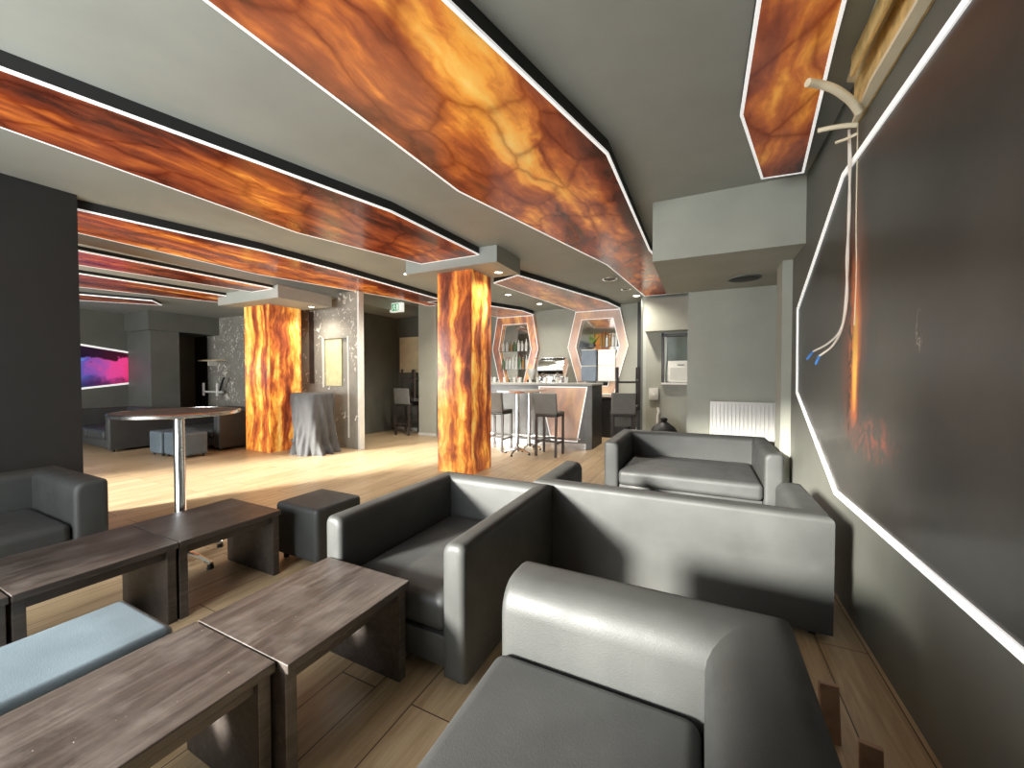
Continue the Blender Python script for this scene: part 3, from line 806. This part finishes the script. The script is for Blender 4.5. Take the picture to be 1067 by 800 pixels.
for z0_, lab in ((1.222, 'lower blue-grey storage box in the right bar alcove'), (1.60, 'upper blue-grey storage box in the right bar alcove')):
    r = thing('storage_box', lab, 'box', (-2.40, YB - .11, z0_), 0, 'boxes in the right alcove')
    MB().box(-.17, .17, -.07, .07, 0, .35, .008).build('box_body', M['bluebox'], r, smooth=0)
    MB().box(-.175, .175, -.075, .075, .35, .372, .004).build('lid', M['trim'], r, smooth=0)
r = thing('light_box', 'bright white lit cabinet at the right side of the right bar alcove', 'light', (-1.98, YB - .10, 1.222))
MB().box(-.20, .20, -.06, .06, 0, .74, .006).build('cabinet', M['trim'], r, smooth=0)
MB().box(-.18, .18, -.066, -.06, .02, .36).build('lower_door', M['white'], r, smooth=0)
MB().box(-.18, .18, -.066, -.06, .385, .72).build('lamp_diffuser', plain('glowing_white_front', (1, .97, .9), .4, var=0, emit=.15), r, smooth=0)
# back counter
r = thing('back_counter', 'low dark counter along the wall behind the bar', 'counter', (-3.3, YB - .45, 0))
MB().box(-1.9, 1.9, -.25, .32, .86, .90, .004).build('worktop', M['steel'], r, smooth=0)
MB().box(-1.88, 1.88, -.22, .32, .0, .86).build('cabinet', M['black'], r, smooth=0)
# espresso machine between the alcoves
r = thing('espresso_machine', 'large silver espresso machine behind the bar between the alcoves', 'coffee machine', (-3.22, 8.74, .90))
MB().box(-.34, .34, -.22, .22, .05, .42, .02).build('body', M['steel'], r)
w = MB(); t_ = bmesh.new(); bmesh.ops.create_cone(t_, cap_ends=True, segments=32, radius1=.24, radius2=.24, depth=.62)
w._merge(t_, Matrix.Translation((.05, 0, .62)) @ Matrix.Rotation(pi/2, 4, 'Y') @ Matrix.Diagonal((1, .9, 1, 1))); w.build('boiler', M['chrome'], r)
MB().box(-.36, .36, -.16, .16, .86, .88, .004).build('cup_rail', M['steel'], r)
for sx in (-.18, .18):
    w = MB(); w.cyl((sx, -.25, .34), (sx, -.25, .44), .035, seg=16); w.build('group_head', M['chrome'], r)
    w = MB(); w.tube([(sx, -.26, .35), (sx, -.34, .345), (sx, -.42, .33)], [.014, .016, .012], 8, 3); w.build('portafilter', M['black'], r)
w = MB(); w.tube([(-.31, -.22, .45), (-.33, -.28, .38), (-.33, -.3, .15)], .008, 8); w.build('steam_wand', M['chrome'], r)
for sx in (-1, 1):
    MB().box(sx*.28 - .03, sx*.28 + .03, -.16, .16, 0, .05).build('foot', M['black'], r)
r = thing('coffee_grinder', 'coffee grinder with glass hopper beside the espresso machine', 'grinder', (-3.74, 8.78, .90))
MB().box(-.09, .09, -.12, .12, 0, .36, .02).build('body', M['black'], r)
MB().lathe([(0, .36), (.05, .36), (.10, .52), (.10, .62), (0, .62)], seg=20).build('hopper', M['bottle_a'], r)
for k in range(8):
    make_bottle('bottle standing on the back counter behind the bar', 'bottles on the back counter', (-4.95 + .14*k, 8.80 + random.uniform(-.06, .06), .90), random.uniform(.30, .42), random.uniform(.034, .042), random.choice(bm_), random.choice(caps))
for k in range(10):
    z_ = 1.21; xx = -4.3 + .20*k + random.uniform(-.04, .04)
    w = MB(); w.lathe([(0, 0), (.032, 0), (.038, .11), (.034, .11), (.029, .008), (0, .008)], seg=14)
    tag(w.build('drinking_glass', M['bottle_a'], loc=(xx, 7.62 + random.uniform(-.05, .05), z_)), 'upright drinking glass on the back edge of the bar worktop', 'glass', 'glasses on the bar worktop')

# ------------------------------------------------------------------ hatch, radiator, small fittings
r = thing('white_appliance', 'white boxy appliance standing on the ledge of the serving hatch', 'appliance', (-.41, 8.42, 1.215))
MB().box(-.20, .20, -.12, .16, .012, .43, .015).build('housing', M['white'], r)
MB().box(-.15, .17, -.126, -.118, .06, .30).build('door_panel', M['trim'], r, smooth=0)
MB().box(-.02, .10, -.127, -.118, .34, .36).build('display_slot', M['greyup'], r, smooth=0)
for sx in (-.15, .15): MB().cyl((sx, 0, 0), (sx, 0, .014), .02, seg=10).build('foot', M['black'], r)

r = thing('radiator', 'white panel radiator on the wall behind the far black sofa', 'radiator', (.46, 5.6, .50))
MB().box(-.36, .36, -.095, -.035, 0, .53, .008).build('heating_panel', M['white'], r)
w = MB()
for k in range(17):
    x = -.34 + .68*k/16; w.box(x - .0085, x + .0085, -.103, -.094, .03, .50, .004)
w.build('ribs', M['white'], r)
w = MB()
for k in range(24): x = -.345 + .69*k/23; w.box(x - .004, x + .004, -.085, -.045, .528, .535)
w.build('top_grille', M['trim'], r, smooth=0)
for sx in (-.2, .2): MB().box(sx - .02, sx + .02, -.035, 0, .08, .45).build('bracket', M['trim'], r, smooth=0)
w = MB(); w.cyl((.36, -.065, .47), (.395, -.065, .47), .012, seg=10); w.cyl((.395, -.065, .44), (.395, -.065, .52), .018, seg=12); w.build('valve', M['chrome'], r)
w = MB(); w.tube([(.395, -.065, .45), (.395, -.065, .1), (.395, -.065, -.5)], .009, 8, 3); w.build('supply_pipe', M['steel'], r)

r = thing('wall_switch_box', 'small white box on the wall left of the serving hatch', 'switch box', (-.86, 8.3, .98))
MB().box(-.09, .09, -.05, 0, -.12, .12, .01).build('box_body', M['trim'], r)
MB().cyl((0, -.06, 0), (0, -.05, 0), .03, seg=14).build('knob', M['white'], r)
w = MB(); w.tube([(-.78, 8.25, .72), (-.76, 8.24, .62), (-.78, 8.25, .5), (-.78, 8.25, .0)], .025, 10)
tag(w.build('waste_pipe', M['white']), 'short white pipe rising from the floor by the serving hatch', 'pipe')
r = thing('rubbish_bag', 'dark slumped bag on the floor below the serving hatch', 'bag', (-.62, 7.7, 0))
w = MB(); w.lathe([(0, 0), (.22, .0), (.28, .10), (.27, .25), (.19, .40), (.09, .48), (.05, .50), (0, .50)], seg=22); 
for v in w.bm.verts:
    a = atan2(v.co.y, v.co.x); k = 1 + .06*sin(5*a + 8*v.co.z) + .04*sin(9*a); v.co.x *= k; v.co.y *= k*.8
w.build('sack', M['black'], r)
w = MB(); w.lathe([(0, .49), (.045, .49), (.07, .56), (.03, .58), (0, .56)], seg=12); w.build('tied_neck', M['black'], r)

# exit sign
r = thing('exit_sign', 'lit white and green running-man exit sign hanging at the corridor ceiling', 'sign', (-6.03, 6.6, 2.87))
MB().box(-.17, .17, -.04, .04, -.12, .08, .006).build('housing', M['exitwhite'], r, smooth=0)
MB().box(-.10, .085, -.046, -.04, -.095, .055).build('green_field', M['exitgreen'], r, smooth=0)
w = MB()
w.box(.02, .07, -.05, -.046, -.08, .04); w.build('door_symbol', M['exitwhite'], r, smooth=0)
w = MB(); w.cyl((-.035, -.05, .03), (-.035, -.046, .03), .012, seg=12)
for a, b in (((-.035, .02), (-.045, -.03)), ((-.04, .01), (-.01, -.005)), ((-.04, .01), (-.075, .0)), ((-.045, -.03), (-.015, -.05)), ((-.045, -.03), (-.08, -.065)), ((-.015, -.05), (-.02, -.08))):
    w.bar((a[0], -.048, a[1]), (b[0], -.048, b[1]), .004, .012, (0, 0, 1))
w.build('running_man', M['exitwhite'], r, smooth=0)
MB().box(-.01, .01, -.01, .01, .08, .13).build('hanger', M['trim'], r, smooth=0)

r = thing('notice_board', 'pale wooden board on the corridor end wall above the stacked stools', 'board', (-6.53, 7.6, 1.87))
MB().box(-.31, .31, -.03, 0, -.44, .44, .004).build('board', M['paleboard'], r, smooth=0)
MB().box(.30, .325, -.035, 0, -.44, .44).build('edge_strip', M['darkwood'], r, smooth=0)
r = thing('fire_extinguisher', 'red fire extinguisher on the corridor floor behind the stools', 'fire extinguisher', (-5.94, 7.48, 0))
MB().lathe([(0, .0), (.085, .0), (.09, .03), (.09, .42), (.06, .50), (.03, .53), (0, .53)], seg=20).build('cylinder', M['red'], r)
MB().box(-.02, .06, -.015, .015, .53, .60, .004).build('valve_handle', M['black'], r)
w = MB(); w.tube([(.05, 0, .57), (.12, 0, .50), (.10, 0, .25)], .01, 8); w.build('hose', M['black'], r)
for z in (1.25, 2.35):
    pass
r = thing('light_switch', 'pair of white switches on the side of the pier behind the nearer column', 'switch', (-5.32, 7.18, 1.3))
MB().box(0, .012, -.04, .04, -.04, .04, .003).build('plate', M['white'], r)
MB().box(.012, .018, -.025, .025, -.025, .025, .002).build('rocker', M['trim'], r)

# left room details
r = thing('wall_shelf', 'narrow pale wooden shelf in the dark recess of the far left room', 'shelf', (-11.0, 5.6, 1.72))
MB().box(-.5, .35, -.22, 0, 0, .03).build('board', M['paleboard'], r, smooth=0)
MB().box(-.1, -.06, -.2, 0, -.12, 0).build('bracket', M['trim'], r, smooth=0)
r = thing('wall_rail', 'white pipe rail with brackets low on the peeling far wall', 'rail', (-11.0, 5.45, .95))
w = MB(); w.cyl((-.42, 0, 0), (.45, 0, 0), .025, seg=10); w.build('rail', M['white'], r)
for sx in (-.40, .22):
    MB().cyl((sx, 0, -.10), (sx, 0, .22), .028, seg=10).build('post', M['white'], r)
w = MB(); w.tube([(.32, 0, .02), (.40, 0, .2), (.52, 0, .36)], .022, 8, 3); w.build('lever', M['black'], r)
r = thing('wall_plate', 'white plate fixed over the bare patch of the far peeling wall', 'plate', (-9.22, 5.585, 2.2))
w = MB(); w.prism([(-.16, .40), (.12, .40), (.12, -.25), (.0, -.40), (-.12, -.38)], -.03, 0, mat=mz); w.build('plate', M['white'], r, smooth=0)
w = MB()
for k in range(4): w.cyl((-.10, -.036, .3 - .18*k), (-.10, -.03, .3 - .18*k), .018, seg=8)
w.build('screws', M['steel'], r)

# ------------------------------------------------------------------ cloth covered table
r = thing('covered_table', 'tall table draped in a black cloth tied at its foot beside the far column', 'covered table', (-6.17, 4.62, 0))
zs = [0, .03, .08, .16, .25, .36, .48, .62, .76, .88, .98, 1.03, 1.05]
lf = [.30, .29, .26, .17, .15, .17, .20, .25, .30, .34, .365, .37, .355]
rf = [.42, .41, .39, .36, .355, .355, .36, .36, .36, .36, .355, .35, .335]
w = MB(); t = bmesh.new(); rings = []; n = 120
for zi, (z, l, rr_) in enumerate(zip(zs, lf, rf)):
    ring = []
    for k in range(n):
        a = 2*pi*k/n; c, s_ = cos(a), sin(a)
        ex = .42 if z > .5 else .6
        sq = (abs(c)**(2/ex*0.5) , abs(s_)**(2/ex*0.5))
        q = 1 / (abs(c)**3 + abs(s_)**3)**(1/3)
        rx = rr_ if c > 0 else l
        f = max(0, 1 - z/1.05)
        fold = 1 + (.03 + .10*f) * sin(9*a + 5.5*z + 1.3*sin(3*a)) * (1 if z < 1.0 else .2) + .03*f*sin(23*a - 7*z)
        ry = .26 + .05*f
        ring.append(t.verts.new((rx*c*q*fold, ry*s_*q*fold, z)))
    rings.append(ring)
for A, B in zip(rings, rings[1:]):
    for k in range(n): t.faces.new((A[k], A[(k+1) % n], B[(k+1) % n], B[k]))
t.faces.new(rings[0][::-1])
ctr = t.verts.new((0, 0, 1.06))
for k in range(n): t.faces.new((rings[-1][k], rings[-1][(k+1) % n], ctr))
bmesh.ops.recalc_face_normals(t, faces=t.faces[:])
bmesh.ops.subdivide_edges(t, edges=[e for e in t.edges if abs(e.verts[0].co.z - e.verts[1].co.z) > .02], cuts=1)
w._merge(t); d = w.build('drape', M['cloth'], r, smooth=80)
w = MB(); w.lathe([(0, .0), (.07, .0), (.10, .06), (.06, .16), (.09, .24), (.03, .27), (0, .27)], c=(-.22, -.16, 0), seg=18); w.build('tied_knot', M['cloth'], r)

# ------------------------------------------------------------------ loose boards by the right wall
for x, y, h, rz, tilt, lab in ((.44, 1.78, .20, .1, -8, 'light brown board end standing in the gap behind the sofas, farther one'), (.50, 1.60, .16, -.15, -6, 'short pale board end in the gap by the right wall, nearer one')):
    w = MB(); w.box(-.03, .03, -.012, .012, 0, h, .003)
    o = w.build('wood_board', M['brownwood'], loc=(x, y, 0), smooth=0); o.rotation_euler = (radians(tilt), 0, rz); tag(o, lab, 'board')

# ------------------------------------------------------------------ ceiling lamps
def downlight(label, x, y, z, rad, mat, energy=0, name='downlight'):
    r = thing(name, label, 'ceiling light', (x, y, z), 0, 'recessed ceiling lights')
    w = MB(); w.lathe([(rad*.72, -.004), (rad*.9, -.012), (rad, -.006), (rad, 0), (rad*.72, 0), (rad*.72, -.004)], seg=28); w.build('rim', M['steel'], r)
    MB().lathe([(0, -.003), (rad*.72, -.003), (rad*.72, -.001), (0, -.001)], seg=24).build('lamp_lens', mat, r)
    if energy:
        l = bpy.data.lights.new('lamp_light', 'SPOT'); l.energy = energy; l.spot_size = radians(150); l.spot_blend = .8; l.shadow_soft_size = .06; l.color = (1, .93, .82)
        o = bpy.data.objects.new('lamp_light', l); COL.objects.link(o); o.location = (0, 0, -.02); o.parent = r
    return r
SP = 165
downlight('large unlit ring downlight in the ceiling before the bar', -1.42, 6.72, ZC, .14, M['walldark'])
downlight('middle small downlight over the end of the bar', -1.30, 7.62, ZC, .09, M['walldark'], SP)
downlight('lit round downlight over the end of the bar', -1.22, 8.35, ZC, .09, M['lamp'], 45)
downlight('downlight under the cap of the nearer column, right side', -2.55, 4.80, 2.79, .07, M['lamp'], 60)
downlight('downlight in the ceiling left of the nearer column cap', -4.30, 4.95, ZC, .08, M['lamp'], SP)
downlight('downlight in the ceiling just behind the nearer column', -4.25, 5.75, ZC, .08, M['lamp'], SP)
downlight('downlight under the cap of the far column', -6.35, 4.75, 2.6, .07, M['lamp'], 60)
downlight('downlight over the bar between the onyx panels, near the column', -3.55, 7.1, ZC, .08, M['lamp'], SP)
downlight('downlight over the bar between the onyx panels, near the back wall', -3.35, 8.3, ZC, .08, M['lamp'], 70)
r = thing('ceiling_speaker', 'round dark ceiling speaker under the soffit before the radiator wall', 'speaker', (.42, 5.05, 2.44))
MB().lathe([(0, -.02), (.12, -.02), (.16, -.008), (.16, 0), (0, 0)], seg=30).build('grille', M['walldark'], r)
w = MB(); w.lathe([(.15, -.012), (.165, -.012), (.165, 0), (.15, 0), (.15, -.012)], seg=30); w.build('rim', M['greyup'], r)

# ------------------------------------------------------------------ daylight
wd = bpy.data.worlds.new('overcast_sky'); scn.world = wd; wd.use_nodes = True
bg = wd.node_tree.nodes['Background']; bg.inputs[0].default_value = (.93, .97, 1.0, 1); bg.inputs[1].default_value = 13.0
for i, (a, b) in enumerate(WIN):
    l = bpy.data.lights.new('window_portal', 'AREA'); l.shape = 'RECTANGLE'; l.size = b - a; l.size_y = ZH - ZS
    l.cycles.is_portal = True
    o = bpy.data.objects.new('window_portal', l); COL.objects.link(o); o.location = ((a+b)/2, YF - .1, (ZS+ZH)/2); o.rotation_euler = (radians(90), 0, 0)
    o.rotation_euler = (radians(90), 0, radians(0))
# portal faces into the room (+y)
for o in COL.objects:
    if o.type == 'LIGHT' and o.name.startswith('window_portal'): o.rotation_euler = (radians(90), 0, 0)

sl = bpy.data.lights.new('low_sun', 'SUN'); sl.energy = 23; sl.angle = radians(8); sl.color = (1, .96, .88)
so = bpy.data.objects.new('low_sun', sl); COL.objects.link(so); so.location = (-5, -8, 5)
so.rotation_euler = Vector((.5, 1, -.325)).to_track_quat('-Z', 'Y').to_euler()
# ------------------------------------------------------------------ camera
cd = bpy.data.cameras.new('camera'); cam = bpy.data.objects.new('camera', cd); COL.objects.link(cam); scn.camera = cam
cd.sensor_fit = 'HORIZONTAL'; cd.sensor_width = 36; cd.lens = 36 * 405 / 1067; cd.clip_start = .02; cd.clip_end = 200
cam.location = (0, 0, 1.35); cam.rotation_euler = (radians(90 - 1.2), 0, radians(26))

scn.view_settings.view_transform = 'Standard'; scn.view_settings.look = 'None'
scn.view_settings.gamma = 1; scn.view_settings.use_curve_mapping = False
scn.view_settings.exposure = 0.38
try:
    scn.cycles.use_denoising = True; scn.cycles.max_bounces = 10; scn.cycles.diffuse_bounces = 3
    scn.cycles.sample_clamp_indirect = 6
except Exception: pass
